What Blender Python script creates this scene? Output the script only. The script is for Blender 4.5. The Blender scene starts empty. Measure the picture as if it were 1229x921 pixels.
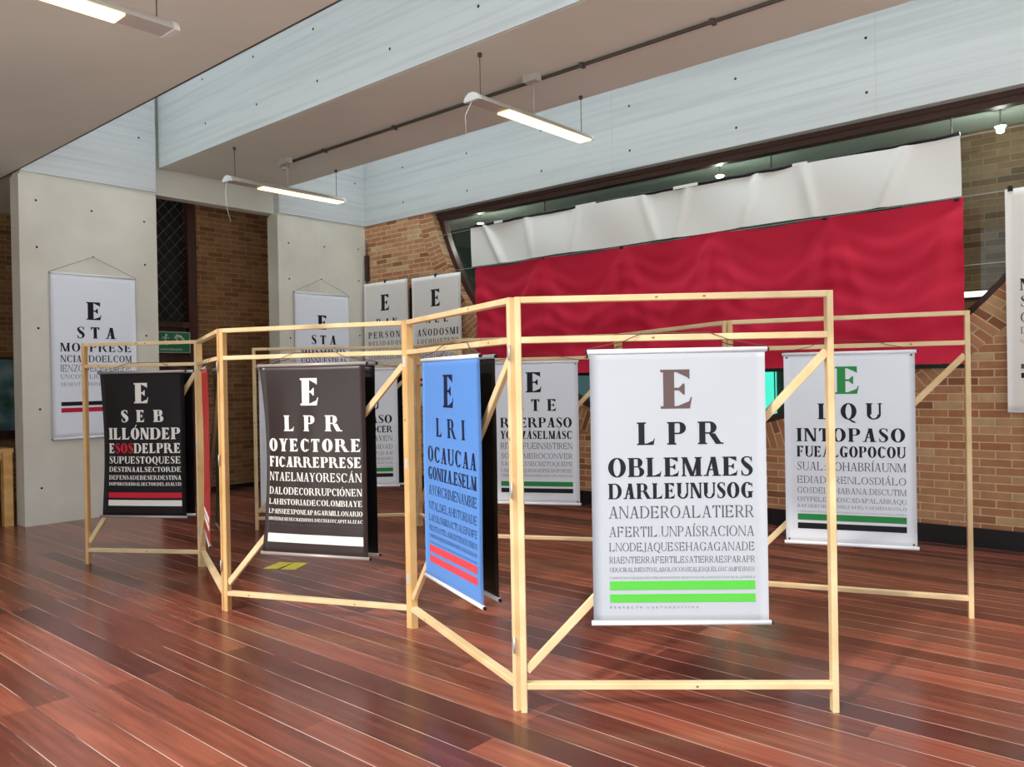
import bpy, math, random
from mathutils import Vector, Matrix
random.seed(7)
sc = bpy.context.scene
COL = sc.collection
PI = math.pi

# ------------------------------------------------------------------ camera, sky, sun, exposure
FPX = 970.0
YAW, PITCH, ROLL = math.radians(41.1496), math.radians(0.288), math.radians(-1.0109)
fw = Vector((-math.sin(YAW)*math.cos(PITCH), math.cos(YAW)*math.cos(PITCH), -math.sin(PITCH)))
ri = Vector((math.cos(YAW), math.sin(YAW), 0)); up = ri.cross(fw)
R_ = ri*math.cos(ROLL) + up*math.sin(ROLL)
U_ = -ri*math.sin(ROLL) + up*math.cos(ROLL)
cam_d = bpy.data.cameras.new('camera'); cam = bpy.data.objects.new('camera', cam_d); COL.objects.link(cam)
m = Matrix((R_, U_, -fw)).transposed().to_4x4(); m.translation = (0, 0, 1.5)
cam.matrix_world = m
cam_d.sensor_width = 36.0; cam_d.lens = FPX/1229*36
cam_d.clip_start = 0.05; cam_d.clip_end = 200
sc.camera = cam

WORLD_COL = (0.80, 0.92, 1.0); W_HOR = .66; W_ZEN = 4.6; W_GND = .65
SUN_STR = 1.7; SUN_ELEV = 36; SUN_AZ = 2
EXPOSURE = 0.80
LAMP_STR = 1.9; SKYT = .9
w = bpy.data.worlds.new('sky'); sc.world = w; w.use_nodes = True
bg = w.node_tree.nodes['Background']
bg.inputs[0].default_value = (*WORLD_COL, 1)
wt = w.node_tree; wc = wt.nodes.new('ShaderNodeTexCoord'); wx = wt.nodes.new('ShaderNodeSeparateXYZ')   # overcast sky, brighter overhead
wr = wt.nodes.new('ShaderNodeValToRGB'); wm = wt.nodes.new('ShaderNodeMath'); wm.operation = 'MULTIPLY'; wm.inputs[1].default_value = 10
wa = wt.nodes.new('ShaderNodeMapRange'); wa.inputs[1].default_value = -1; wa.inputs[2].default_value = 1
wt.links.new(wc.outputs['Generated'], wx.inputs[0]); wt.links.new(wx.outputs['Z'], wa.inputs[0]); wt.links.new(wa.outputs[0], wr.inputs[0])
we = wr.color_ramp.elements
we[0].position = .49; we[0].color = (W_GND/10,)*3 + (1,); we[1].position = 1; we[1].color = (W_ZEN/10,)*3 + (1,)
e3 = we.new(.5); e3.color = (W_HOR/10,)*3 + (1,); e4 = we.new(.72); e4.color = ((W_HOR*1.25)/10,)*3 + (1,)
wt.links.new(wr.outputs[0], wm.inputs[0]); wt.links.new(wm.outputs[0], bg.inputs[1])
sun_d = bpy.data.lights.new('sun', 'SUN'); sun = bpy.data.objects.new('sun', sun_d); COL.objects.link(sun)
sun_d.energy = SUN_STR; sun_d.angle = math.radians(3); sun_d.color = (1, .93, .82)
sd = Vector((math.sin(math.radians(SUN_AZ))*math.cos(math.radians(SUN_ELEV)),
             math.cos(math.radians(SUN_AZ))*math.cos(math.radians(SUN_ELEV)), -math.sin(math.radians(SUN_ELEV))))
sun.rotation_euler = sd.to_track_quat('-Z', 'Y').to_euler(); sun.location = (0, -6, 8)
vs = sc.view_settings
vs.view_transform = 'Standard'; vs.look = 'None'; vs.exposure = EXPOSURE; vs.gamma = 1; vs.use_curve_mapping = False

# ------------------------------------------------------------------ helpers
def lin(c):
    return tuple(((v/255)/12.92 if v/255 <= .04045 else ((v/255+.055)/1.055)**2.4) for v in c)

def new_mat(name):
    mt = bpy.data.materials.new(name); mt.use_nodes = True
    return mt, mt.node_tree, mt.node_tree.nodes['Principled BSDF']

def plain(name, rgb, rough=.6, spec=.5, metal=0, emit=None, estr=0):
    mt, nt, b = new_mat(name)
    b.inputs['Base Color'].default_value = (*lin(rgb), 1)
    b.inputs['Roughness'].default_value = rough
    b.inputs['Specular IOR Level'].default_value = spec
    b.inputs['Metallic'].default_value = metal
    if emit:
        b.inputs['Emission Color'].default_value = (*lin(emit), 1)
        b.inputs['Emission Strength'].default_value = estr
    return mt

def nd(nt, typ, **kw):
    n = nt.nodes.new(typ)
    for k, v in kw.items(): setattr(n, k, v)
    return n

def noisy(name, rgb1, rgb2, scale=(4, 4, 4), rough=.6, spec=.4, bump=0, detail=4, nscale=1.0, lo=.35, hi=.65, coord='Object'):
    mt, nt, b = new_mat(name)
    tc = nd(nt, 'ShaderNodeTexCoord'); mp = nd(nt, 'ShaderNodeMapping')
    mp.inputs['Scale'].default_value = scale
    nt.links.new(tc.outputs[coord], mp.inputs[0])
    ns = nd(nt, 'ShaderNodeTexNoise'); ns.inputs['Scale'].default_value = nscale; ns.inputs['Detail'].default_value = detail
    nt.links.new(mp.outputs[0], ns.inputs['Vector'])
    rp = nd(nt, 'ShaderNodeValToRGB')
    rp.color_ramp.elements[0].position = lo; rp.color_ramp.elements[0].color = (*lin(rgb1), 1)
    rp.color_ramp.elements[1].position = hi; rp.color_ramp.elements[1].color = (*lin(rgb2), 1)
    nt.links.new(ns.outputs['Fac'], rp.inputs[0]); nt.links.new(rp.outputs[0], b.inputs['Base Color'])
    b.inputs['Roughness'].default_value = rough; b.inputs['Specular IOR Level'].default_value = spec
    if bump:
        bp = nd(nt, 'ShaderNodeBump'); bp.inputs['Strength'].default_value = bump; bp.inputs['Distance'].default_value = .01
        nt.links.new(ns.outputs['Fac'], bp.inputs['Height']); nt.links.new(bp.outputs[0], b.inputs['Normal'])
    return mt

def brick_mat(name, c1, c2, cm, axes='XZ', bw=.236, rh=.069, uv=False, c3=None, dkf=.66):
    mt, nt, b = new_mat(name)
    tc = nd(nt, 'ShaderNodeTexCoord')
    if uv:
        src = tc.outputs['UV']
    else:
        sx = nd(nt, 'ShaderNodeSeparateXYZ'); cx = nd(nt, 'ShaderNodeCombineXYZ')
        nt.links.new(tc.outputs['Object'], sx.inputs[0])
        nt.links.new(sx.outputs[axes[0]], cx.inputs[0]); nt.links.new(sx.outputs[axes[1]], cx.inputs[1])
        src = cx.outputs[0]
    br = nd(nt, 'ShaderNodeTexBrick')
    br.inputs['Color1'].default_value = (0, 0, 0, 1); br.inputs['Color2'].default_value = (1, 1, 1, 1)
    br.inputs['Mortar'].default_value = (.5, .5, .5, 1)
    br.inputs['Scale'].default_value = 1; br.inputs['Mortar Size'].default_value = .0055
    br.inputs['Mortar Smooth'].default_value = .3
    br.inputs['Brick Width'].default_value = bw; br.inputs['Row Height'].default_value = rh
    rp = nd(nt, 'ShaderNodeValToRGB'); el = rp.color_ramp.elements
    mid = tuple((p+q)/2 for p, q in zip(c1, c2)); dk = tuple(p*dkf for p in c1)
    el[0].position = .0; el[0].color = (*lin(dk), 1); el[1].position = 1; el[1].color = (*lin(c3 or c2), 1)
    for pp, cc in ((.14, c1), (.45, mid), (.8, c2)):
        e_ = el.new(pp); e_.color = (*lin(cc), 1)
    nt.links.new(br.outputs['Color'], rp.inputs[0])
    mm = nd(nt, 'ShaderNodeMix', data_type='RGBA'); mm.inputs[7].default_value = (*lin(cm), 1)
    nt.links.new(br.outputs['Fac'], mm.inputs[0]); nt.links.new(rp.outputs[0], mm.inputs[6])
    nt.links.new(src, br.inputs['Vector'])
    ns = nd(nt, 'ShaderNodeTexNoise'); ns.inputs['Scale'].default_value = 9; ns.inputs['Detail'].default_value = 5
    nt.links.new(src, ns.inputs['Vector'])
    mr = nd(nt, 'ShaderNodeMapRange'); mr.inputs[3].default_value = .72; mr.inputs[4].default_value = 1.25
    nt.links.new(ns.outputs['Fac'], mr.inputs[0])
    mx = nd(nt, 'ShaderNodeMix', data_type='RGBA', blend_type='MULTIPLY'); mx.inputs[0].default_value = 1
    nt.links.new(mm.outputs[2], mx.inputs[6]); nt.links.new(mr.outputs[0], mx.inputs[7])
    nt.links.new(mx.outputs[2], b.inputs['Base Color'])
    b.inputs['Roughness'].default_value = .8; b.inputs['Specular IOR Level'].default_value = .25
    bp = nd(nt, 'ShaderNodeBump', invert=True); bp.inputs['Strength'].default_value = .6; bp.inputs['Distance'].default_value = .006
    nt.links.new(br.outputs['Fac'], bp.inputs['Height']); nt.links.new(bp.outputs[0], b.inputs['Normal'])
    return mt

def floor_mat():
    mt, nt, b = new_mat('polished_plank_floor')
    tc = nd(nt, 'ShaderNodeTexCoord'); mp = nd(nt, 'ShaderNodeMapping')
    mp.inputs['Location'].default_value = (.4, -.077, 0)
    nt.links.new(tc.outputs['Object'], mp.inputs[0])
    br = nd(nt, 'ShaderNodeTexBrick', offset=.37, offset_frequency=3, squash=1.0)
    br.inputs['Color1'].default_value = (*lin(FLOOR_A), 1); br.inputs['Color2'].default_value = (*lin(FLOOR_B), 1)
    br.inputs['Mortar'].default_value = (*lin((186, 160, 146)), 1)
    br.inputs['Scale'].default_value = 1; br.inputs['Mortar Size'].default_value = 0; br.inputs['Mortar Smooth'].default_value = .1
    br.inputs['Brick Width'].default_value = 1.9; br.inputs['Row Height'].default_value = .16
    nt.links.new(mp.outputs[0], br.inputs['Vector'])
    # dusty seams between the rows of planks, here lighter, there dark
    sy = nd(nt, 'ShaderNodeSeparateXYZ'); nt.links.new(mp.outputs[0], sy.inputs[0])
    dv = nd(nt, 'ShaderNodeMath', operation='DIVIDE'); dv.inputs[1].default_value = .16; nt.links.new(sy.outputs['Y'], dv.inputs[0])
    fq = nd(nt, 'ShaderNodeMath', operation='FRACT'); nt.links.new(dv.outputs[0], fq.inputs[0])
    pp = nd(nt, 'ShaderNodeMath', operation='PINGPONG'); pp.inputs[1].default_value = .5; nt.links.new(fq.outputs[0], pp.inputs[0])
    ls = nd(nt, 'ShaderNodeMath', operation='LESS_THAN'); ls.inputs[1].default_value = .0125; nt.links.new(pp.outputs[0], ls.inputs[0])
    n3 = nd(nt, 'ShaderNodeTexNoise'); n3.inputs['Scale'].default_value = 1.1; n3.inputs['Detail'].default_value = 6
    nt.links.new(mp.outputs[0], n3.inputs['Vector'])
    sr = nd(nt, 'ShaderNodeValToRGB'); sr.color_ramp.elements[0].position = .40; sr.color_ramp.elements[0].color = (*lin((70, 44, 38)), 1)
    sr.color_ramp.elements[1].position = .52; sr.color_ramp.elements[1].color = (*lin((196, 168, 154)), 1)
    nt.links.new(n3.outputs['Fac'], sr.inputs[0])
    m2 = nd(nt, 'ShaderNodeMapping'); m2.inputs['Scale'].default_value = (.9, 16, 1)
    nt.links.new(tc.outputs['Object'], m2.inputs[0])
    ns = nd(nt, 'ShaderNodeTexNoise'); ns.inputs['Scale'].default_value = 1.6; ns.inputs['Detail'].default_value = 4; ns.inputs['Roughness'].default_value = .55
    nt.links.new(m2.outputs[0], ns.inputs['Vector'])
    mr = nd(nt, 'ShaderNodeMapRange'); mr.inputs[1].default_value = .3; mr.inputs[2].default_value = .7
    mr.inputs[3].default_value = .68; mr.inputs[4].default_value = 1.3
    nt.links.new(ns.outputs['Fac'], mr.inputs[0])
    mx = nd(nt, 'ShaderNodeMix', data_type='RGBA', blend_type='MULTIPLY'); mx.inputs[0].default_value = 1
    nt.links.new(br.outputs['Color'], mx.inputs[6]); nt.links.new(mr.outputs[0], mx.inputs[7])
    mz = nd(nt, 'ShaderNodeMix', data_type='RGBA')
    nt.links.new(ls.outputs[0], mz.inputs[0]); nt.links.new(mx.outputs[2], mz.inputs[6]); nt.links.new(sr.outputs[0], mz.inputs[7])
    nt.links.new(mz.outputs[2], b.inputs['Base Color'])
    r2 = nd(nt, 'ShaderNodeMapRange'); r2.inputs[3].default_value = .17; r2.inputs[4].default_value = .30
    nt.links.new(ns.outputs['Fac'], r2.inputs[0]); nt.links.new(r2.outputs[0], b.inputs['Roughness'])
    b.inputs['Specular IOR Level'].default_value = .55
    bp = nd(nt, 'ShaderNodeBump'); bp.inputs['Strength'].default_value = .05; bp.inputs['Distance'].default_value = .003
    nt.links.new(ns.outputs['Fac'], bp.inputs['Height']); nt.links.new(bp.outputs[0], b.inputs['Normal'])
    return mt
FLOOR_A = (76, 37, 30); FLOOR_B = (140, 76, 57)

def glass_mat(name, tint=(0.75, .85, .82)):
    mt, nt, b = new_mat(name)
    out = nt.nodes['Material Output']
    tr = nd(nt, 'ShaderNodeBsdfTransparent'); tr.inputs[0].default_value = (*tint, 1)
    gl = nd(nt, 'ShaderNodeBsdfGlossy'); gl.inputs['Roughness'].default_value = .03; gl.inputs[0].default_value = (1, 1, 1, 1)
    fr = nd(nt, 'ShaderNodeFresnel'); fr.inputs[0].default_value = 1.5
    ms = nd(nt, 'ShaderNodeMixShader')
    nt.links.new(fr.outputs[0], ms.inputs[0]); nt.links.new(tr.outputs[0], ms.inputs[1]); nt.links.new(gl.outputs[0], ms.inputs[2])
    nt.links.new(ms.outputs[0], out.inputs['Surface'])
    return mt

class MB:
    """collects polygons and becomes one mesh object"""
    def __init__(s): s.v = []; s.f = []; s.m = []; s.uv = {}; s.sm = []
    def poly(s, pts, mi=0, smooth=False):
        i = len(s.v); s.v += [tuple(p) for p in pts]; s.f.append(tuple(range(i, i+len(pts)))); s.m.append(mi); s.sm.append(smooth)
    def box(s, a, b, mi=0):
        x0, y0, z0 = a; x1, y1, z1 = b
        i = len(s.v)
        s.v += [(x0,y0,z0),(x1,y0,z0),(x1,y1,z0),(x0,y1,z0),(x0,y0,z1),(x1,y0,z1),(x1,y1,z1),(x0,y1,z1)]
        for q in ((0,3,2,1),(4,5,6,7),(0,1,5,4),(1,2,6,5),(2,3,7,6),(3,0,4,7)):
            s.f.append(tuple(i+k for k in q)); s.m.append(mi); s.sm.append(False)
    def bar(s, p, q, wv, dv, mi=0, ch=.0025):
        """chamfered bar from p to q, wv and dv are half-extents as vectors"""
        p = Vector(p); q = Vector(q); wv = Vector(wv); dv = Vector(dv)
        wl, dl = wv.length, dv.length; c1 = wv*(1-ch/wl); c2 = dv*(1-ch/dl)
        ring = [wv+c2, c1+dv, -c1+dv, -wv+c2, -wv-c2, -c1-dv, c1-dv, wv-c2]
        i = len(s.v); s.v += [tuple(p+r) for r in ring] + [tuple(q+r) for r in ring]
        n = 8
        flip = (q-p).dot(wv.cross(dv)) < 0
        def add(f):
            s.f.append(tuple(reversed(f)) if flip else tuple(f)); s.m.append(mi); s.sm.append(False)
        for k in range(n): add((i+k, i+(k+1) % n, i+n+(k+1) % n, i+n+k))
        add(tuple(i+k for k in reversed(range(n)))); add(tuple(i+n+k for k in range(n)))
    def tube(s, pts, r, mi=0, n=8, caps=True):
        pts = [Vector(p) for p in pts]; rings = []
        for k, p in enumerate(pts):
            t = (pts[min(k+1, len(pts)-1)] - pts[max(k-1, 0)]).normalized()
            a = t.orthogonal().normalized() if k == 0 else (a - t*a.dot(t)).normalized()
            bb = t.cross(a); rr = r[k] if isinstance(r, (list, tuple)) else r
            i = len(s.v); s.v += [tuple(p + a*math.cos(2*PI*j/n)*rr + bb*math.sin(2*PI*j/n)*rr) for j in range(n)]; rings.append(i)
        for u, v in zip(rings, rings[1:]):
            for j in range(n):
                s.f.append((u+j, u+(j+1) % n, v+(j+1) % n, v+j)); s.m.append(mi); s.sm.append(True)
        if caps:
            s.f.append(tuple(rings[0]+j for j in reversed(range(n)))); s.m.append(mi); s.sm.append(False)
            s.f.append(tuple(rings[-1]+j for j in range(n))); s.m.append(mi); s.sm.append(False)
    def disc(s, c, u, v, r, mi=0, n=10):
        c = Vector(c); u = Vector(u); v = Vector(v)
        s.poly([c + u*math.cos(2*PI*k/n)*r + v*math.sin(2*PI*k/n)*r for k in range(n)], mi)
    def build(s, name, mats, parent=None):
        me = bpy.data.meshes.new(name); me.from_pydata(s.v, [], s.f)
        if not isinstance(mats, (list, tuple)): mats = [mats]
        for mm in mats: me.materials.append(mm)
        me.polygons.foreach_set('material_index', s.m); me.polygons.foreach_set('use_smooth', s.sm)
        if s.uv:
            ul = me.uv_layers.new(name='UVMap')
            for li, lp in enumerate(me.loops):
                if lp.vertex_index in s.uv: ul.data[li].uv = s.uv[lp.vertex_index]
        me.update()
        o = bpy.data.objects.new(name, me); COL.objects.link(o)
        if parent: o.parent = parent
        return o

def tag(o, label=None, cat=None, group=None, kind=None):
    if label: o['label'] = label
    if cat: o['category'] = cat
    if group: o['group'] = group
    if kind: o['kind'] = kind
    return o
def thing(name, loc, rz, label, cat, group=None):
    o = bpy.data.objects.new(name, None); COL.objects.link(o); o.location = loc; o.rotation_euler = (0, 0, rz)
    o.empty_display_size = .1
    return tag(o, label, cat, group)
def struct(o): o['kind'] = 'structure'; return o

# ------------------------------------------------------------------ materials
M = {}
def paint_concrete(name, c1, c2, axis):
    sc_ = {'X': (.45, .45, 16), 'Y': (.45, .45, 16)}[axis]
    return noisy(name, c1, c2, scale=sc_, rough=.75, spec=.25, bump=.15, detail=9, nscale=1.3, lo=.30, hi=.55)
M['white_conc'] = paint_concrete('white_board_formed_concrete', (192, 195, 195), (205, 208, 208), 'X')
M['conc'] = noisy('grey_concrete', (213, 207, 193), (226, 221, 208), scale=(1, 1, 1), rough=.75, spec=.25, bump=.1, detail=8, nscale=1.6)
M['soffit'] = noisy('soffit_concrete', (220, 220, 209), (228, 228, 218), scale=(.6, .6, .6), rough=.8, spec=.2, detail=5, nscale=1.2)
M['hole'] = plain('tie_hole_dark', (62, 58, 52), .9, .1)
M['brick'] = brick_mat('ochre_brick_wall', (176, 118, 82), (196, 146, 106), (220, 194, 160), 'XZ', c3=(206, 174, 132), dkf=.78)
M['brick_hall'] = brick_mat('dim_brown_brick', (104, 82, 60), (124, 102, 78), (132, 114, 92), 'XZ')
M['brickY'] = brick_mat('red_brown_brick_wall', (122, 84, 56), (146, 106, 70), (164, 134, 100), 'YZ', dkf=.9)
M['brick_arc'] = brick_mat('radial_brick_course', (176, 118, 82), (196, 146, 106), (220, 194, 160), dkf=.78, uv=True, bw=.26, rh=.069, c3=(206, 172, 126))
M['floor'] = floor_mat()
M['black'] = plain('black_skirting', (24, 22, 24), .35, .5)
M['frame_brown'] = plain('dark_brown_metal', (70, 44, 36), .45, .4)
M['door_wood'] = noisy('dark_door_wood', (58, 30, 22), (80, 44, 32), scale=(3, 3, .4), rough=.45, spec=.4, nscale=2)
M['lattice'] = plain('grey_brown_lattice_metal', (96, 88, 78), .5, .4)
M['glass'] = glass_mat('window_glass')
M['skyglass'] = glass_mat('skylight_glass', (SKYT, SKYT, SKYT))
M['paving'] = noisy('pale_paving', (188, 184, 176), (206, 202, 194), scale=(1, 1, 1), rough=.8, spec=.2)
M['pine'] = noisy('planed_pine', (216, 182, 134), (236, 210, 166), scale=(3, 3, 3), rough=.55, spec=.35, detail=6, nscale=1.5, lo=.3, hi=.7)
M['pine_side'] = noisy('planed_pine_amber', (206, 160, 102), (226, 186, 130), scale=(3, 3, 3), rough=.55, spec=.35, detail=6, nscale=1.5, lo=.3, hi=.7)
M['knot'] = plain('pine_knot', (156, 108, 70), .6, .3)
M['steel'] = plain('zinc_hinge', (198, 196, 188), .4, .5, .4)
M['wire'] = plain('thin_steel_wire', (170, 172, 172), .4, .5, .5)
M['dark_metal'] = plain('dark_steel_conduit', (84, 78, 74), .5, .5)
M['lamp_body'] = plain('lamp_body_grey', (190, 184, 176), .45, .4)
M['white_plastic'] = plain('white_plastic', (226, 226, 224), .4, .4)
M['lamp_glow'] = plain('lamp_diffuser', (255, 240, 214), .5, .2, 0, (255, 222, 150), LAMP_STR)
M['spot_glow'] = plain('hall_lamp_glow', (255, 250, 240), .5, .2, 0, (255, 250, 240), 330)
M['tube_glow'] = plain('hall_tube_glow', (255, 250, 240), .5, .2, 0, (255, 246, 228), 4)
M['black_plastic'] = plain('black_cap', (20, 20, 22), .4, .4)
M['rod_white'] = plain('white_rod', (236, 237, 240), .35, .5)
M['rod_steel'] = plain('grey_rod', (176, 164, 160), .35, .5, .2)
M['cord'] = plain('brown_cord', (96, 76, 66), .7, .2)
M['cloth_white'] = plain('white_vinyl', (186, 190, 198), .42, .35)  # white banner vinyl, darkened to offset the sun on the front banner
M['cloth_pale'] = plain('pale_banner_vinyl', (234, 237, 245), .45, .35)  # same white vinyl, brightened to make up for shade on the rear banners
M['cloth_wall'] = plain('white_poster_vinyl', (238, 241, 250), .45, .35)
M['cloth_cream'] = plain('off_white_poster_cloth', (240, 235, 230), .5, .3)
M['cloth_black'] = plain('black_vinyl', (26, 20, 22), .55, .25)
M['cloth_brownblack'] = plain('brown_black_vinyl', (52, 40, 40), .32, .45)
M['cloth_blue'] = plain('blue_vinyl', (94, 144, 216), .42, .35)
M['cloth_red'] = plain('red_vinyl', (160, 40, 40), .42, .35)
M['back_black'] = plain('black_banner_back', (18, 18, 22), .5, .35)
M['ink_black'] = plain('ink_black', (22, 20, 24), .5, .3)
M['ink_grey'] = plain('ink_grey', (84, 82, 88), .5, .3)
M['ink_taupe'] = plain('ink_taupe', (98, 80, 78), .5, .3)
M['ink_white'] = plain('ink_white', (232, 228, 220), .5, .3)
M['ink_green'] = plain('ink_green', (92, 196, 72), .5, .3)
M['ink_dkgreen'] = plain('ink_dark_green', (44, 142, 70), .5, .3)
M['ink_red'] = plain('ink_red', (200, 30, 54), .5, .3)
M['ink_rose'] = plain('ink_coral_red', (226, 74, 84), .5, .3)
M['ink_navy'] = plain('ink_navy', (26, 30, 62), .5, .3)
M['flag_white'] = plain('cream_white_satin', (238, 236, 232), .42, .4)
M['flag_red'] = plain('crimson_cloth', (212, 34, 66), .6, .25)
M['tape'] = plain('yellow_floor_tape', (206, 190, 64), .6, .3)
M['sign_green'] = plain('exit_sign_green', (30, 132, 88), .4, .4)
M['sign_white'] = plain('exit_sign_white', (222, 232, 224), .4, .4)
M['dk_green'] = plain('dark_green_wall', (40, 62, 52), .6, .3)
M['back_ceiling'] = plain('back_hall_ceiling', (176, 188, 178), .8, .2)
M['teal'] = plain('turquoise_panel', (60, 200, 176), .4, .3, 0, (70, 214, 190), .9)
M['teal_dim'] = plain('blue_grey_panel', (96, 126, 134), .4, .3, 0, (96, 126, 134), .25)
M['table_wood'] = noisy('honey_table_wood', (206, 150, 86), (226, 176, 112), scale=(2, 2, 6), rough=.5, spec=.35, nscale=2)
M['dark_concrete'] = plain('dark_inner_wall', (70, 62, 56), .8, .2)

# ------------------------------------------------------------------ setting
XL, YB = -9.703, 7.778
XR = 4.2
mb = MB(); mb.box((-13.2, -1.6, -.2), (XR, 9.6, 0)); struct(mb.build('floor', M['floor']))

# circular window centre (lower half of a big circle cut by the beam)
CX, CZ, CR = -4.333, 4.99, 4.075
ZT = 3.85
def arcx(z, r=CR): return math.sqrt(max(0, r*r-(z-CZ)**2))
def arc_pts(r, n=56):
    a0 = math.asin((ZT-CZ)/r)            # below horizontal
    return [(CX + r*math.cos(a), CZ + r*math.sin(a)) for a in [PI - a0 + (PI + 2*a0)*k/n for k in range(n+1)]]
# back wall of brick with the round opening: front face, reveal, back face
mb = MB(); T = .30; RB = CR + .255
inner = arc_pts(CR); outer = arc_pts(RB)
nn = len(inner)
def column_strip(mbx, pts, y):
    # fill from the arc down to the floor
    for (xa, za), (xb, zb) in zip(pts, pts[1:]):
        mbx.poly([(xa, y, 0), (xb, y, 0), (xb, y, zb), (xa, y, za)])
column_strip(mb, outer, YB)
mb.poly([(XL-.3, YB, 0), (outer[0][0], YB, 0), (outer[0][0], YB, ZT), (XL-.3, YB, ZT)])
mb.poly([(outer[-1][0], YB, 0), (XR, YB, 0), (XR, YB, ZT), (outer[-1][0], YB, ZT)])
mb.poly([(XL-.3, YB+T, 0), (XR, YB+T, 0), (XR, YB+T, .915), (XL-.3, YB+T, .915)])
column_strip(mb, [p for p in inner], YB+T)
mb.poly([(XL-.3, YB+T, .9), (inner[0][0], YB+T, .9), (inner[0][0], YB+T, ZT), (XL-.3, YB+T, ZT)])
mb.poly([(inner[-1][0], YB+T, .9), (XR, YB+T, .9), (XR, YB+T, ZT), (inner[-1][0], YB+T, ZT)])
for (xa, za), (xb, zb) in zip(inner, inner[1:]):
    mb.poly([(xa, YB, za), (xb, YB, zb), (xb, YB+T, zb), (xa, YB+T, za)])
struct(mb.build('wall_back', M['brick']))
# radial brick course round the opening
mb = MB()
i0 = 0
for k, ((xa, za), (xb, zb)) in enumerate(zip(inner, outer)):
    s = k/(nn-1)*CR*(PI - 2*abs(math.asin((ZT-CZ)/CR)))
    i = len(mb.v); mb.v += [(xa, YB-.002, za), (xb, YB-.002, zb)]
    mb.uv[i] = (.004, s); mb.uv[i+1] = (.258, s)
for k in range(nn-1):
    a = 2*k; mb.f.append((a, a+1, a+3, a+2)); mb.m.append(0); mb.sm.append(False)
struct(mb.build('trim_1', M['brick_arc']))
# window frame along the arc and under the beam, and the panes' joints
mb = MB()
rin = CR - .075
pi_, po = arc_pts(rin), arc_pts(CR - .002)
for k in range(nn-1):
    (ax, az), (bx, bz) = pi_[k], pi_[k+1]; (cx, cz), (dx, dz) = po[k], po[k+1]
    y0, y1 = YB+.12, YB+.21
    mb.poly([(ax, y0, az), (bx, y0, bz), (dx, y0, dz), (cx, y0, cz)])
    mb.poly([(ax, y1, az), (cx, y1, cz), (dx, y1, dz), (bx, y1, bz)])
    mb.poly([(ax, y0, az), (ax, y1, az), (bx, y1, bz), (bx, y0, bz)])
mb.box((inner[0][0]-.02, YB+.10, ZT-.11), (inner[-1][0]+.02, YB+.21, ZT-.004))
mb.box((inner[0][0]-.02, YB+.085, ZT-.05), (inner[-1][0]+.02, YB+.10, ZT-.004))
wf = mb.build('window_1', M['frame_brown']); struct(wf)
mb = MB()
gp = arc_pts(rin)
mb.poly([(x, YB+.175, z) for x, z in gp])
mb.build('pane', M['glass'], wf)
mb = MB()
for x in (-6.35, -3.4, -1.75):
    mb.box((x-.004, YB+.168, max(CZ - math.sqrt(max(rin**2-(x-CX)**2, 0)), .9)+.02), (x+.004, YB+.182, ZT-.1))
mb.build('pane_joint', M['dark_metal'], wf)

# concrete beam over the back wall, with its tie holes
mb = MB(); mb.box((XL-.3, YB-.012, ZT), (XR, YB+.5, 6.0))
for x in [XL+.9+1.28*k for k in range(10)]:
    for z in (4.05, 4.55): mb.disc((x, YB-.0135, z + .03*math.sin(x*7)), (1, 0, 0), (0, 0, 1), .014, 1)
for x in (-5.2, -2.32, 1.9): mb.box((x-.002, YB-.0135, ZT+.02), (x+.002, YB-.012, 5.9), 2)
struct(mb.build('wall_beam', [M['white_conc'], M['hole'], M['lamp_body']]))
# skirting
mb = MB(); mb.box((XL+.02, YB-.012, 0), (XR, YB-.001, .165)); struct(mb.build('baseboard_back', M['black']))

# side wall: two columns, upper panels, lintel
def column(y0, y1, nm, seam=None):
    mb = MB(); mb.box((XL-.25, y0, 0), (XL, y1, ZT-.035))
    for z in (.45, 1.3, 2.15, 3.0, 3.5):
        for y in (y0+.17, y0+.17+(y1-y0-.34)*.5 if z > 3.2 else y0+.17, y1-.15):
            mb.disc((XL+.0015, y, z + .05*math.sin(y*9+z)), (0, 1, 0), (0, 0, 1), .013, 1)
    if seam: mb.box((XL, seam-.004, .3), (XL+.0012, seam+.004, ZT-.05), 2)
    struct(mb.build('wall_' + nm, [M['conc'], M['hole'], M['soffit']]))
    mb = MB(); mb.box((XL-.25, y0+.02, ZT), (XL+.012, y1, 6.0))
    mb.box((XL-.25, y0+.02, ZT-.035), (XL-.012, y1, ZT), 1)
    mb.box((XL+.012, y0+.03, ZT+.42), (XL+.0135, y1, ZT+.425), 1)
    for y in (y0+.25, y1-.2): mb.disc((XL+.0135, y, ZT+.62), (0, 1, 0), (0, 0, 1), .013, 2)
    struct(mb.build('wall_' + nm + '_upper', [M['white_conc'], M['soffit'], M['hole']]))
column(3.085, 4.585, 'left_near')
column(6.27, YB+.02, 'left_far', seam=6.95)
mb = MB(); mb.box((XL-.30, 4.56, ZT), (XL-.12, 6.30, 6.0)); struct(mb.build('wall_left_lintel', M['soffit']))

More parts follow.
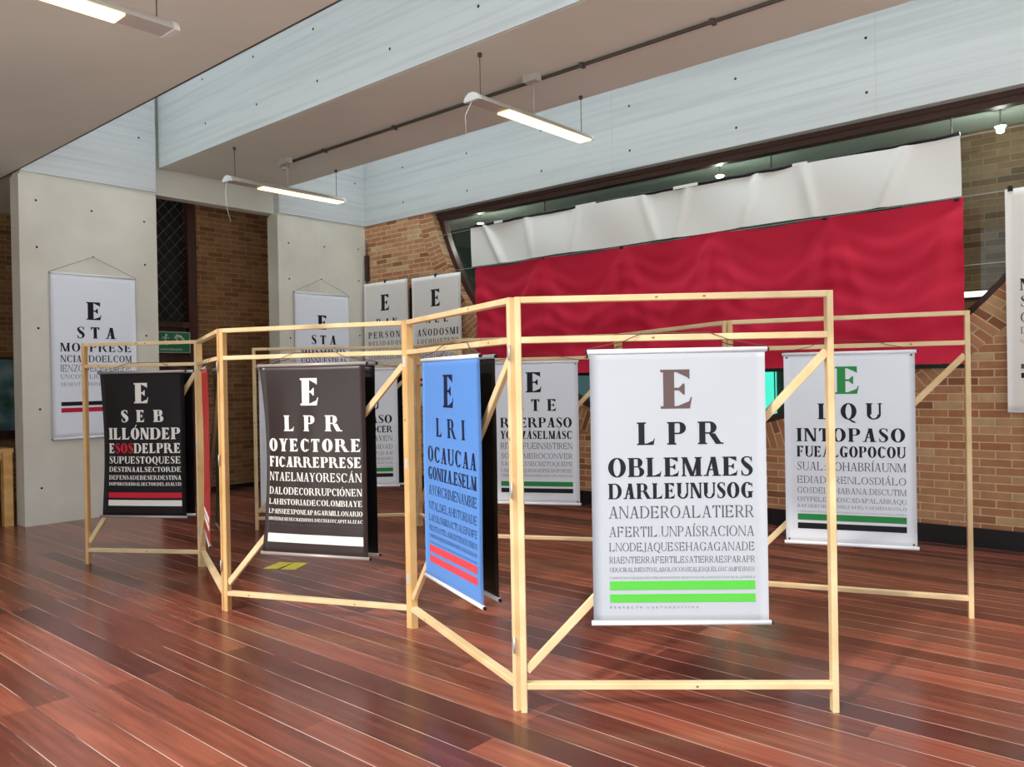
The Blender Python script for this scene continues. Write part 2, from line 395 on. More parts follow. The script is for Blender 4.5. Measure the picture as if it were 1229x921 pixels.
# slabs with open skylight slots between them
mb = MB(); mb.box((-13.2, .55, ZT), (XR, 3.085, 4.25)); mb.box((XL, 2.85, 4.25), (XR, 3.085, 6.0))  # second box: unseen upstand added to keep sun off the beam face
mb.box((-13.2, 3.085-.012, ZT-.004), (XR, 3.087, ZT+.02), 1)  # dark edge strip standing in for the shadow gap
struct(mb.build('ceiling', [M['soffit'], M['dark_metal']]))
mb = MB()
Y0, Y1, ZS = 4.63, 6.26, 4.15
mb.box((XL, Y0+.02, ZS), (XR, Y1, 6.0), 1)
mb.box((XL, Y0, ZS+.004), (XR, Y0+.02, 6.0), 0)
for x in [XL+1.05+1.06*k for k in range(13)]:
    for z in (4.42, 4.93): mb.disc((x+.1*math.sin(z*9), Y0-.0015, z+.04*math.sin(x*5)), (1, 0, 0), (0, 0, 1), .014, 2)
struct(mb.build('ceiling_beam', [M['white_conc'], M['soffit'], M['hole']]))
for k, (ya, yb) in enumerate(((2.85, Y0+.02), (Y1-.1, YB+.5))):
    mb = MB(); mb.box((XL-.25, ya, 6.0), (XR, yb, 6.03)); struct(mb.build('window_%d' % (k+2), M['skyglass']))  # unseen glazing added over the slots to cut the daylight
# unseen paving added outside the open front to bounce light onto the soffits
mb = MB(); mb.box((-40, -40, -.25), (40, -1.6, -.05)); mb.box((XR, -1.6, -.25), (40, 12, -.05)); struct(mb.build('ground', M['paving']))
# low ceiling over the annex, then unseen sun blockers behind the viewer
mb = MB(); mb.box((-13.2, 3.085, ZT+.03), (XL-.25, 4.5, 4.2)); mb.box((-13.2, 4.5, 5.3), (XL-.25, 8.2, 5.5)); mb.box((-13.2, 4.5, ZT+.03), (-11.1, 4.6, 5.5)); struct(mb.build('ceiling_annex', M['soffit']))
mb = MB(); mb.box((-13.2, -4.0, ZT), (-5.9, .55, 4.25)); struct(mb.build('ceiling_rear', M['soffit']))  # unseen roof, its edge placed to block the sun on the left
mb = MB(); mb.box((-13.2, -4.2, 0), (-5.9, -4.0, 4.25)); struct(mb.build('wall_rear', M['conc']))  # unseen wall added to block light from the rear left
mb = MB(); mb.box((XR, -.5, ZT), (XR+.2, 8.1, 6.0)); struct(mb.build('wall_right_upper', M['conc']))

# brick annex behind the columns
mb = MB(); mb.box((-13.3, -4.0, 0), (-12.4, 4.9, 3.9)); struct(mb.build('wall_annex', M['brickY']))
mb = MB(); mb.box((-11.1, 5.62, .06), (-10.7, 8.1, 5.3))
mb.box((-11.1, 5.64, 0), (-10.71, 8.1, .06), 1)
struct(mb.build('wall_passage', [M['brickY'], M['black']]))
mb = MB(); mb.box((-13.3, 4.9, 0), (-11.1, 5.0, 5.3)); struct(mb.build('wall_passage_side', M['dark_concrete']))
mb = MB(); mb.box((-10.7, 7.6, 0), (XL-.25, 7.7, 5.3)); struct(mb.build('wall_passage_end', M['brick']))

# door in the passage: frame, leaf, lattice light over it
dx = -10.78
mb = MB()
mb.box((dx-.1, 5.50, 0), (dx+.06, 5.62, 5.3)); mb.box((dx-.1, 4.30, 0), (dx+.06, 4.40, 5.3))
mb.box((dx-.08, 4.40, 2.29), (dx+.05, 5.50, 2.37)); mb.box((dx-.08, 4.40, 1.80), (dx+.05, 5.50, 1.90))
dr = mb.build('door_1', M['door_wood']); struct(dr)
mb = MB(); mb.box((dx-.06, 4.40, .02), (dx-.01, 5.28, 1.80)); mb.box((dx-.01, 4.5, .12), (dx+.004, 5.18, .8)); mb.box((dx-.01, 4.5, .95), (dx+.004, 5.18, 1.7))
mb.build('door_leaf', M['door_wood'], dr)
mb = MB(); mb.box((dx-.06, 5.28, .02), (dx+.0, 5.50, 1.80)); mb.build('door_jamb', M['frame_brown'], dr)
mb = MB(); mb.box((dx-.01, 5.16, .86), (dx+.05, 5.26, .95)); mb.build('door_handle', M['frame_brown'], dr)
mb = MB(); mb.box((dx-.06, 4.40, 1.90), (dx-.02, 5.50, 2.29)); mb.build('transom_panel', M['door_wood'], dr)
mb = MB(); mb.box((dx-.09, 4.40, 2.37), (dx-.085, 5.50, 5.3)); mb.build('dark_pane', M['ink_black'], dr)
mb = MB()
za, zb, ya, yb = 2.37, 5.25, 4.40, 5.50
for sgn in (1, -1):
    for k in range(-30, 32):
        c = k*.16
        # line y - sgn*z = c  clipped to the rectangle
        pts = []
        for z in (za, zb):
            y = ya + c + sgn*(z - za)*.9
            pts.append([y, z])
        (y0, z0), (y1, z1) = pts
        if (y0 < ya and y1 < ya) or (y0 > yb and y1 > yb): continue
        def clip(y0, z0, y1, z1):
            out = []
            for (a, b, c2, d) in ((y0, z0, y1, z1), (y1, z1, y0, z0)):
                y, z = a, b
                if y < ya: t = (ya-a)/(c2-a); y, z = ya, b+(d-b)*t
                if y > yb: t = (yb-a)/(c2-a); y, z = yb, b+(d-b)*t
                out.append((y, z))
            return out
        (p0, p1) = clip(y0, z0, y1, z1)
        mb.tube([(dx-.02+.006*sgn, p0[0], p0[1]), (dx-.02+.006*sgn, p1[0], p1[1])], .0055, n=5)
mb.build('lattice_grille', M['lattice'], dr)

# hall behind the round window
mb = MB(); mb.box((-10.2, 9.35, 0), (-2.55, 9.5, 4.2)); struct(mb.build('wall_hall', M['dk_green']))
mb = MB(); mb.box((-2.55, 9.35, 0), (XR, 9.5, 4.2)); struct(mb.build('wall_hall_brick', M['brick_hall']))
mb = MB(); mb.box((-10.2, YB+.3, 3.95), (XR, 9.5, 4.2)); struct(mb.build('ceiling_hall', M['back_ceiling']))

# ------------------------------------------------------------------ serif capitals, cap height 1
def ring(cx, cy, rx, ry, S, t, a0, a1, n):
    out = []
    for k in range(n):
        b0 = math.radians(a0 + (a1-a0)*k/n); b1 = math.radians(a0 + (a1-a0)*(k+1)/n)
        P = lambda b, q: (cx + (rx - (S if q else 0))*math.cos(b), cy + (ry - (t if q else 0))*math.sin(b))
        out.append([P(b0, 0), P(b1, 0), P(b1, 1), P(b0, 1)])
    return out
def rc(x0, y0, x1, y1): return [[(x0, y0), (x1, y0), (x1, y1), (x0, y1)]]
def diag(x0, y0, x1, y1, wd): return [[(x0, y0), (x0+wd, y0), (x1+wd, y1), (x1, y1)]]
def glyph(ch, S, n):
    """returns (polygons, width) for one capital; S is the stem width"""
    t = .035 + S*.14; s = .055; th = S*.42
    def stem(x, b=True, tp=True, wd=None):
        wd = wd or S
        o = rc(x, 0, x+wd, 1)
        if b: o += rc(x-s, 0, x+wd+s, t)
        if tp: o += rc(x-s, 1-t, x+wd+s, 1)
        return o
    x = s
    acc = {'Á': 'A', 'É': 'E', 'Í': 'I', 'Ó': 'O', 'Ú': 'U'}
    if ch in acc:
        p, wd = glyph(acc[ch], S, n); c = wd/2
        return p + [[(c-.03, 1.07), (c+.03, 1.07), (c+.17, 1.27), (c+.07, 1.27)]], wd
    if ch == 'Ñ':
        p, wd = glyph('N', S, n); c = wd/2
        return p + rc(c-.17, 1.10, c+.02, 1.16) + rc(c-.02, 1.14, c+.17, 1.20), wd
    if ch in 'EFL':
        o = stem(x); wd = .62
        r = wd - .04
        if ch != 'F': o += rc(x+S, 0, r, t) + [[(r-.05, t), (r, 0), (r+.045, .29), (r+.02, .29)]] + [[(r-.24, t), (r, t), (r, t), (r+.02, .2)]]
        if ch != 'L':
            o += rc(x+S, 1-t, r-.02, 1) + [[(r-.02, 1), (r-.26, 1-t), (r-.02, .78), (r, .76)]] + rc(r-.03, .76, r, 1)
            o += rc(x+S, .5-t/2, r-.14, .5+t/2) + [[(r-.24, .5), (r-.13, .36), (r-.10, .36), (r-.10, .64)], [(r-.24, .5), (r-.10, .64), (r-.13, .64), (r-.13, .5)]]
        return o, wd + .05
    if ch == 'I': return stem(x), S+2*s
    if ch == 'H': return stem(x) + stem(.60) + rc(x+S, .5-t/2, .60, .5+t/2), .60+S+s
    if ch == 'T':
        c = .31
        o = stem(c-S/2, True, False) + rc(.02, 1-t, .60, 1)
        o += [[(.02, .74), (.045, .74), (.16, 1-t), (.02, 1)], [(.60, .74), (.60, 1), (.46, 1-t), (.575, .74)]]
        return o, .62
    if ch == 'P' or ch == 'R' or ch == 'B':
        o = stem(x); xr = x+S
        yb = .5 if ch == 'B' else .46
        cy = (1+yb)/2; ry = (1-yb)/2
        o += rc(xr, 1-t, xr+.16, 1) + rc(xr, yb, xr+.16, yb+t) + ring(xr+.16, cy, .24 if ch != 'B' else .20, ry, S, t, -90, 90, n)
        wd = xr+.42
        if ch == 'R':
            o += diag(xr+.36, 0, xr+.12, yb+.01, S*1.05) + rc(xr+.36, 0, xr+.36+S*1.3, t); wd = xr+.40+S
        if ch == 'B':
            o += rc(xr, 0, xr+.18, t) + ring(xr+.18, .26, .25, .26, S, t, -90, 90, n); wd = xr+.45
        return o, wd
    if ch == 'D':
        xr = x+S
        return stem(x) + rc(xr, 1-t, xr+.14, 1) + rc(xr, 0, xr+.14, t) + ring(xr+.14, .5, .40, .5, S*1.05, t, -90, 90, n+4), xr+.57
    if ch in 'OQ':
        o = ring(.38, .5, .37, .52, S*1.1, t, 0, 360, 2*n+6)
        if ch == 'Q': o += [[(.33, .0), (.45, .02), (.74, -.2), (.60, -.22)]]
        return o, .77
    if ch in 'CG':
        o = ring(.38, .5, .36, .52, S*1.1, t, 42, 318, 2*n+2)
        o += rc(.655, .68, .68, .98)
        o += [[(.60, .86), (.67, .98), (.68, .68), (.655, .68)]]
        if ch == 'G': o += rc(.66-S, .02, .66, .42) + rc(.60-S, .42-t, .73, .42); return o, .76
        o += [[(.63, .14), (.66, .12), (.70, .20), (.67, .22)]]
        return o, .72
    if ch == 'S':
        K = [(.475, .80, .5), (.40, .945, .55), (.27, .985, .5), (.135, .91, .75), (.115, .76, .95), (.20, .62, 1.1), (.30, .50, 1.2), (.41, .37, 1.1), (.435, .22, .95), (.37, .07, .75), (.24, .012, .5), (.12, .06, .55), (.065, .22, .5)]
        L = []
        for a in range(len(K)-1):
            p0, p1, p2, p3 = K[max(a-1, 0)], K[a], K[a+1], K[min(a+2, len(K)-1)]
            for q in range(2 if n > 3 else 1):
                f = q/2
                L.append(tuple(.5*(2*p1[c] + (p2[c]-p0[c])*f + (2*p0[c]-5*p1[c]+4*p2[c]-p3[c])*f*f + (3*p1[c]-p0[c]-3*p2[c]+p3[c])*f**3) for c in range(3)))
        L.append(K[-1]); o = []; ed = []
        for a, p in enumerate(L):
            q0, q1 = L[max(a-1, 0)], L[min(a+1, len(L)-1)]
            ex, ey = q1[0]-q0[0], q1[1]-q0[1]; ll = math.hypot(ex, ey) or 1
            wv = max(t*.5, (p[2]-.45)*S*.78) if p[2] > .5 else t*.5
            ed.append(((p[0]-ey/ll*wv, p[1]+ex/ll*wv), (p[0]+ey/ll*wv, p[1]-ex/ll*wv)))
        for (a, b), (c, d) in zip(ed, ed[1:]): o.append([a, b, d, c])
        o += rc(.455, .72, .485, 1.0) + rc(.055, .0, .085, .3)
        return o, .54
    if ch == 'U':
        o = rc(x, .3, x+S, 1) + rc(x-s, 1-t, x+S+s, 1) + rc(.60, .28, .60+th, 1) + rc(.60-s, 1-t, .60+th+s, 1)
        cx = (x+.60+th)/2; rx = (.60+th-x)/2
        o += ring(cx, .3, rx, .32, (S+th)/2, t*1.2, 180, 360, n+4)
        return o, .60+th+s
    if ch == 'J':
        o = rc(.24, .1, .24+S, 1) + rc(.24-s, 1-t, .24+S+s, 1) + ring(.12, .1, .12+S, .26, S, t, 180, 360, n)
        return o, .24+S+s
    if ch == 'A':
        wd = .70
        o = diag(.09, 0, .33, 1, th) + diag(.63-S, 0, .36-S*.35, 1, S*1.05)
        o += rc(.20, .30, .52, .30+t) + rc(.0, 0, .22, t) + rc(.57-S, 0, .72, t)
        return o, .72
    if ch == 'V':
        o = diag(.30, 0, .06, 1, S*1.05) + diag(.34, 0, .60-th, 1, th) + rc(0, 1-t, .12+S, 1) + rc(.50, 1-t, .70, 1)
        return o, .70
    if ch == 'M':
        r = .80
        o = rc(x, 0, x+th, 1) + rc(x-s, 0, x+th+s, t) + stem(r-S) + diag(.40-S*.2, 0, x, 1, S*.9) + diag(.42, 0, r-S*.8, 1, th) + rc(x-s, 1-t, x+th, 1)
        return o, r+s
    if ch == 'N':
        r = .66
        o = rc(x, 0, x+th, 1) + rc(x-s, 0, x+th+s, t) + rc(r-th, 0, r, 1) + rc(r-th-s, 1-t, r+s, 1) + diag(r-S*.9, 0, x, 1, S*.95) + rc(x-s, 1-t, x+th, 1)
        return o, r+s
    if ch == 'Y':
        o = rc(.34-S/2, 0, .34+S/2, .46) + rc(.34-S/2-s, 0, .34+S/2+s, t) + diag(.34-S/2, .44, .06, 1, S) + diag(.35+S/2-th, .44, .60-th, 1, th) + rc(0, 1-t, .14+S, 1) + rc(.50, 1-t, .70, 1)
        return o, .68
    if ch == 'Z':
        o = rc(.04, 0, .58, t) + rc(.06, 1-t, .57, 1) + diag(.04, 0, .57-S*1.2, 1, S*1.2) + rc(.05, .78, .08, 1) + rc(.56, 0, .59, .24)
        return o, .62
    if ch == 'X':
        o = diag(.50-S*.6, 0, .08, 1, S) + diag(.08, 0, .56, 1, th) + rc(0, 0, .2, t) + rc(.42, 0, .70, t) + rc(.02, 1-t, .26, 1) + rc(.46, 1-t, .68, 1)
        return o, .68
    if ch == '.': return rc(.05, 0, .05+S*.8, S*.8), .22
    if ch == ':': return rc(.06, .05, .06+S, .05+S*.9) + rc(.06, .5, .06+S, .5+S*.9), .27
    return [], .3

def text_polys(text, x0, x1, zc, h, S, n=5, spread=False):
    """polygons of one line, its capitals h tall, justified between x0 and x1"""
    gl = [glyph(c, S, n) for c in text]
    tot = sum(g[1] for g in gl)*h; W = x1-x0; k = len(text)-1
    gap = .06*h; xs = 1.0
    if k > 0:
        nat = tot + gap*k
        if nat > W: xs = W/nat; gap *= xs
        else:
            xs = min(1.25 if spread else 1.28, W/nat)
            gap = (W - tot*xs)/k
    else: xs = 1.28
    x = x0 if k > 0 else x0 + (W-tot*xs)/2
    out = []
    for (ps, wd), c in zip(gl, text):
        out.append((c, [[(x + px*h*xs, zc - h/2 + pz*h) for px, pz in q] for q in ps]))
        x += wd*h*xs + gap
    return out

# ------------------------------------------------------------------ hanging banners
def make_banner(name, loc, rz, W, H, lines, stripes, front, back, rods, label, cat, group, deform=None, cord_pts=None,
                rod_len=.010, rod_r=.011, credits=True, ink='ink_grey', grommets=False, wrinkle=.003, seed=1):
    """local x runs to the viewer's right, -y faces the viewer, z up, origin at the middle of the top edge"""
    t = thing(name, loc, rz, label, cat, group)
    rnd = random.Random(seed); ph = [rnd.uniform(0, 6) for _ in range(6)]
    def dfm(x, z):
        u = x/W + .5; v = -z/H
        y = wrinkle*(math.sin(u*5+ph[0]+v*2)*.7 + math.sin(v*7+ph[1]+u*3)*.5)*min(1, v*6+.05)*min(1, (1-v)*6+.05)
        dx_ = 0
        if deform: dx_, dy = deform(u, v); y += dy
        return dx_, y
    mats = [front, back]; midx = {}
    def mi(nm):
        if nm not in midx: midx[nm] = len(mats); mats.append(M[nm])
        return midx[nm]
    mb = MB(); nx, nz = 18, 30
    def grid(yo, m_, flip):
        i0 = len(mb.v)
        for j in range(nz+1):
            for i in range(nx+1):
                x = -W/2 + W*i/nx; z = -H*j/nz; d, y = dfm(x, z); mb.v.append((x+d, y+yo, z))
        for j in range(nz):
            for i in range(nx):
                a = i0 + j*(nx+1)+i; q = (a, a+nx+1, a+nx+2, a+1)
                mb.f.append(tuple(reversed(q)) if flip else q); mb.m.append(m_); mb.sm.append(True)
        return i0
    a0 = grid(-.0015, 0, False); b0 = grid(.0015, 1, True)
    row = nx+1
    for j in range(nz):
        for i in (0, nx):
            q = (a0+j*row+i, b0+j*row+i, b0+(j+1)*row+i, a0+(j+1)*row+i); mb.f.append(q if i else tuple(reversed(q))); mb.m.append(0); mb.sm.append(False)
    for i in range(nx):
        for j in (0, nz):
            q = (a0+j*row+i, a0+j*row+i+1, b0+j*row+i+1, b0+j*row+i); mb.f.append(q if j == 0 else tuple(reversed(q))); mb.m.append(0); mb.sm.append(False)
    # printed lettering and stripes, part of the cloth
    cnt = 0
    def put(poly, m_):
        nonlocal cnt
        pts = []
        cnt += 1
        for px, pz in poly:
            d, y = dfm(px, pz); pts.append((px+d, y - .0027 - .00004*(cnt % 12), pz))
        ar = sum(poly[k][0]*poly[(k+1) % len(poly)][1] - poly[(k+1) % len(poly)][0]*poly[k][1] for k in range(len(poly)))
        if ar < 0: pts.reverse()
        mb.poly(pts, m_)
    for (txt, v0, v1, xa, xb, S, ic) in lines:
        h = (v1-v0)*H; zc = -(v0+v1)/2*H
        n = 8 if h > .05 else (4 if h > .02 else 2)
        cols = ic if isinstance(ic, (list, tuple)) else [ic]*len(txt)
        for (c, ps), cn in zip(text_polys(txt, (xa-.5)*W, (xb-.5)*W, zc, h, S, n, spread=len(txt) <= 3), cols):
            for q in ps: put(q, mi(cn))
    def band(xa, xb, v0, v1, cn):
        k = 16
        for a in range(k):
            u0 = xa+(xb-xa)*a/k; u1 = xa+(xb-xa)*(a+1)/k
            put([((u0-.5)*W, -v1*H), ((u1-.5)*W, -v1*H), ((u1-.5)*W, -v0*H), ((u0-.5)*W, -v0*H)], mi(cn))
    for (xa, xb, v0, v1, cn) in stripes: band(xa, xb, v0, v1, cn)
    if grommets:
        for gx in (-W/2+.02, W/2-.02):
            for gz in (-.022, -H+.022):
                d, y = dfm(gx, gz)
                put([(gx+.007*math.cos(a*PI/4), gz+.007*math.sin(a*PI/4)) for a in range(8)], mi('ink_grey'))
    mb.build('cloth', mats, t)
    if rods:
        rm = M[rods]
        for nm, z in (('top_rod', 0), ('bottom_rod', -H)):
            mb = MB(); mb.tube([(-W/2-rod_len, 0, z), (W/2+rod_len, 0, z)], rod_r, n=10)
            mb.tube([(-W/2-rod_len-.008, 0, z), (-W/2-rod_len, 0, z)], rod_r*.85, 1, n=10)
            mb.tube([(W/2+rod_len, 0, z), (W/2+rod_len+.008, 0, z)], rod_r*.85, 1, n=10)
            mb.build(nm, [rm, M['black_plastic']], t)
    if cord_pts:
        mb = MB(); mb.tube(cord_pts, .0022, n=5); mb.build('cord', M['cord'], t)
    return t

def std_lines(rows, E='ink_black', bold='ink_black', thin='ink_grey', L2=None):
    """rows: texts in the order of the chart"""
    V = [(.070, .213), (.262, .345), (.392, .462), (.486, .543), (.570, .614), (.645, .682), (.704, .735), (.755, .779), (.795, .811), (.829, .837)]
    X = [(.36, .64), (.265, .755)] + [(.095, .925)]*8
    Sx = [.22, .21, .20, .215, .105, .09, .09, .09, .09, .09]
    out = []
    for k, r in enumerate(rows):
        c = E if k == 0 else (L2 or bold) if k == 1 else bold if k < 4 else thin
        if isinstance(r, tuple): r, c = r
        out.append((r, V[k][0], V[k][1], X[k][0], X[k][1], Sx[k], c))
    return out
TINY = 'CAMPESINOSQUEHANESPERADOPORDECADASUNASOLUCIONJUSTAPARALATIERRA'
def two(c1, c2): return [(.095, .925, .845, .878, c1), (.095, .925, .893, .924, c2)]
CREDIT = [('PROYECTO.CARTADEVISION', .938, .946, .095, .60, .12, 'ink_grey')]

# ------------------------------------------------------------------ the two folding screens
HT = 1.87; WP = .028; DP = .045
ZR = 1.675; ZBOT = .117
def folding_screen(name, P, label, mats_seed, group):
    root = thing(name, (P[0][0], P[0][1], 0), 0, label, 'folding screen', group)
    o0 = Vector((P[0][0], P[0][1], 0)); rnd = random.Random(mats_seed)
    def part(nm, mb, mats): return mb.build(nm, mats, root)
    fr = []
    for (a, b) in zip(P, P[1:]):
        a = Vector((*a, 0)); b = Vector((*b, 0)); d = (b-a).normalized(); n = Vector((d.y, -d.x, 0))   # n towards the viewer
        if n.dot(a) > 0: n = -n
        L = (b-a).length
        a = a + d*.004 - o0; b = b - d*.004 - o0; L -= .008
        def at(u, z): return a + d*u + Vector((0, 0, z))
        dv = n*(DP/2)
        zv = Vector((0, 0, 1))
        for u in (WP/2, L-WP/2):
            mb = MB(); mb.bar(at(u, 0), at(u, HT), d*(WP/2), dv)
            for _ in range(rnd.choice((0, 1))):
                z = rnd.uniform(.3, 1.6); c = at(u, z) + n*(DP/2+.0006); mb.disc(c, d*.7, zv, .007, 1, 8)
            part('post', mb, [rnd.choice([M['pine'], M['pine'], M['pine_side']]), M['knot']])
        for nm, z in (('top_rail', HT-WP/2), ('banner_rail', ZR), ('bottom_rail', ZBOT)):
            mb = MB(); mb.bar(at(WP, z), at(L-WP, z), zv*(WP/2), dv)
            for _ in range(rnd.choice((0, 1, 2))):
                u = rnd.uniform(.15, L-.15); c = at(u, z) + n*(DP/2+.0006); mb.disc(c, d*1.3, zv*.8, .006, 1, 8)
            part(nm, mb, [M['pine'], M['knot']])
        p, q = at(WP, .185), at(L-WP, 1.60); e = (q-p).normalized(); nv = e.cross(n).normalized()
        mb = MB(); mb.bar(p, q, nv*(WP/2+.004), n*.013); part('brace', mb, [M['pine'], M['knot']])
        fr.append((a + o0, d, n, L))
    # hinges at the joints
    for k in range(1, len(P)-1):
        pt = Vector((*P[k], 0)) - o0
        d0, n0 = fr[k-1][1], fr[k-1][2]; d1 = fr[k][1]
        bis = (d1 - d0).normalized()          # points to the inner side of the fold
        side = -bis if (-bis).dot(n0) > 0 else bis
        for z in (.3, 1.0, 1.62):
            mb = MB(); c = pt + n0*(DP/2+.003)
            mb.tube([c + Vector((0, 0, z-.035)), c + Vector((0, 0, z+.035))], .005, n=8)
            mb.bar(c - d0*.014 + Vector((0, 0, z-.03)) - n0*.002, c - d0*.014 + Vector((0, 0, z+.03)) - n0*.002, d0*.012, n0*.001, ch=.0004)
            part('hinge', mb, M['steel'])
    return fr
G = [(-7.25, 2.77), (-6.34, 3.33), (-4.98, 2.77), (-3.71, 3.29), (-2.39, 2.755), (-1.285, 3.64)]
RR = [(-7.47, 4.5), (-6.26, 5.67), (-5.11, 5.12), (-3.83, 5.76), (-2.48, 5.05), (-1.13, 5.53)]
F1 = folding_screen('folding_screen', G, 'five-panel pine folding screen standing in front, with the black, brown and blue banners', 3, 'pine folding screens')
F2 = folding_screen('folding_screen', RR, 'pine folding screen standing behind, nearer the brick wall, with pale banners', 9, 'pine folding screens')

def cordp(W, y=.05):
    return [(-W/2-.01, -.004, .012), (-W*.30, y*.3, .045), (-W*.2, y*.62, .078), (0, y, .080), (W*.2, y*.62, .078), (W*.30, y*.3, .045), (W/2+.01, -.004, .012)]
BW, BH = .765, 1.20
def hang(fr, k, u, rows, stripes, front, back, rods, label, side=1, W=BW, H=BH, top=1.615, dang=0, **kw):
    a, d, n, L = fr[k]
    off = .062
    p = a + d*u + n*(off*side)
    ang = math.atan2(d.y, d.x) + (0 if side > 0 else PI) + math.radians(dang)
    return make_banner('banner', (p.x, p.y, top), ang, W, H, rows, stripes, front, back, rods, label, 'banner',
                       'banners hung on the folding screens', cord_pts=cordp(W, off-.004), **kw)
WHT_DIMMED, BLK = M['cloth_white'], M['back_black']; WHT_LIFTED = M['cloth_pale']
def curl(s):
    def f(u, v):
        e = (u-.5)*2; b = math.sin(PI*min(1, v))
        return (-e*.022*s*b, .034*s*b*abs(e)**3 + .006*s*math.sin(u*19+v*3)*b*(1-abs(e)))
    return f
# front screen, left to right
hang(F1, 0, .582, [('E', .075, .215, .36, .64, .26, 'ink_white'), ('SEB', .262, .345, .24, .76, .26, 'ink_white'), ('ILLÓNDEP', .385, .465, .07, .95, .25, 'ink_white'),
     ('ESOSDELPRE', .492, .560, .07, .95, .25, ['ink_white', 'ink_red', 'ink_red', 'ink_red'] + ['ink_white']*6), ('SUPUESTOQUESE', .583, .632, .07, .95, .20, 'ink_white'),
     ('DESTINAALSECTORDE', .655, .69, .07, .95, .2, 'ink_white'), ('DEFENSADEBESERDESTINA', .714, .744, .07, .95, .2, 'ink_white'), ('DOPORUNAÑOALSECTORDELASALUD', .762, .785, .07, .95, .2, 'ink_white'),
     ('PROYECTO', .932, .939, .80, .95, .12, 'ink_grey')],
     [(.07, .95, .832, .870, 'ink_red'), (.07, .95, .885, .925, 'ink_white')], M['cloth_black'], BLK, 'rod_steel',
     'black banner with E SEB and red SOS lettering, leftmost on the front screen', deform=curl(.6), seed=3)
hang(F1, 0, .582, [], [], M['cloth_black'], BLK, 'rod_white', 'black-backed banner hanging behind the black SEB banner', side=-1, seed=4)
hang(F1, 1, 1.0, [], two('ink_white', 'ink_white'), M['cloth_red'], BLK, 'rod_steel',
     'red banner seen almost edge-on between the black and brown banners', deform=curl(.25), seed=5, dang=-3.0)
hang(F1, 1, .84, [], [], M['cloth_black'], BLK, 'rod_steel', 'black-backed banner hanging behind the red edge-on banner', side=-1, seed=6, dang=0)
hang(F1, 2, .722, [('E', .070, .213, .36, .62, .26, 'ink_white'), ('LPR', .265, .348, .22, .79, .26, 'ink_white'), ('OYECTORE', .388, .455, .04, .96, .25, 'ink_white'),
     ('FICARREPRESE', .483, .538, .04, .96, .25, 'ink_white'), ('NTAELMAYORESCÁN', .566, .612, .04, .96, .16, 'ink_white'), ('DALODECORRUPCIÓNEN', .646, .684, .04, .96, .18, 'ink_white'),
     ('LAHISTORIADECOLOMBIAYE', .708, .738, .04, .96, .18, 'ink_white'), ('LPAISSEEXPONEAPAGARMILLONARIO', .762, .787, .04, .96, .18, 'ink_white'),
     ('SINTERESESECREDITOS.DECHASYCAPITALIZAC', .806, .823, .04, .96, .18, 'ink_white'), (TINY, .838, .846, .04, .98, .14, 'ink_grey')],
     [(.045, .96, .892, .938, 'ink_white')], M['cloth_brownblack'], BLK, 'rod_steel',
     'brownish black banner with white E LPR lettering and one white stripe at the bottom', deform=curl(1.0), seed=7)
hang(F1, 2, .722, [], [], M['cloth_black'], BLK, 'rod_steel', 'black-backed banner hanging behind the brownish black LPR banner', side=-1, seed=8)
hang(F1, 3, .79, std_lines(['E', 'LRI', 'OCAUCAA', 'GONIZA.ESELM', 'AYORCRIMENAMBIE', 'NTALDELAHISTORIADE', 'LACOLOMBIAACTUALEINDIFE', 'RENTEANTELAMUERTEDESUSRIOS', TINY[:44], TINY],
     'ink_navy', 'ink_navy', 'ink_navy'), two('ink_rose', 'ink_rose'), M['cloth_blue'], BLK, 'rod_white',
     'blue banner with dark E LRI lettering and two red stripes', seed=9)
hang(F1, 3, .70, [], [], M['cloth_black'], BLK, 'rod_white', 'black-backed banner hanging behind the blue banner', side=-1, seed=10)
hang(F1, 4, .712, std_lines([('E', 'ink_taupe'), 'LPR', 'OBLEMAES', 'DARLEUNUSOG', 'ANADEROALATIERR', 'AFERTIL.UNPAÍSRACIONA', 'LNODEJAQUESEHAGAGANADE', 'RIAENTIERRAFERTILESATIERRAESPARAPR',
     'ODUCIRALIMENTOSLABOLOCONSEALESQUELOSCAMPESINOS', TINY]) + CREDIT, two('ink_green', 'ink_green'), WHT_DIMMED, BLK, 'rod_white',
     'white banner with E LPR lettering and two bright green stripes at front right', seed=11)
hang(F1, 4, .722, [], [], M['cloth_black'], BLK, 'rod_white', 'black-backed banner hanging behind the white banner with two bright green stripes', side=-1, top=1.60, H=1.22, seed=12)
# rear screen
hang(F2, 0, 1.095, std_lines(['E', 'LCU', 'ARTOPASO', 'FUERECONOCER', 'LAOPORTUNAVEN', 'TADEOPORTUNIDAD', 'QUELAPAZBRINDAR', TINY[:26], TINY[:40], TINY]), two('ink_dkgreen', 'ink_black'), WHT_LIFTED, BLK, 'rod_white',
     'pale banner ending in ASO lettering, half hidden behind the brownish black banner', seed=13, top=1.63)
hang(F2, 0, 1.135, [], [], M['cloth_black'], BLK, 'rod_white', 'black-backed banner hanging behind the half hidden ASO banner', side=-1, seed=14, top=1.63)
hang(F2, 0, .39, [], [], WHT_LIFTED, WHT_LIFTED, 'rod_white', 'long plain white banner edge beside the left end post of the rear screen', side=-1, W=.70, H=1.48, top=1.655, seed=15)
hang(F2, 2, .705, std_lines(['E', 'LTE', 'RCERPASO', 'YQUIZÁSELMÁSC', 'RITICOFUEINSISTIREN', 'SOSPRIMEROCONVER', 'SACIONESSECRETOQUEPE', TINY[:30], TINY[:52]]), two('ink_dkgreen', 'ink_black'), WHT_LIFTED, WHT_LIFTED, 'rod_white',
     'pale banner with E TE and RPASO lettering, just right of the blue banner', seed=16, top=1.645, grommets=True, H=1.22)
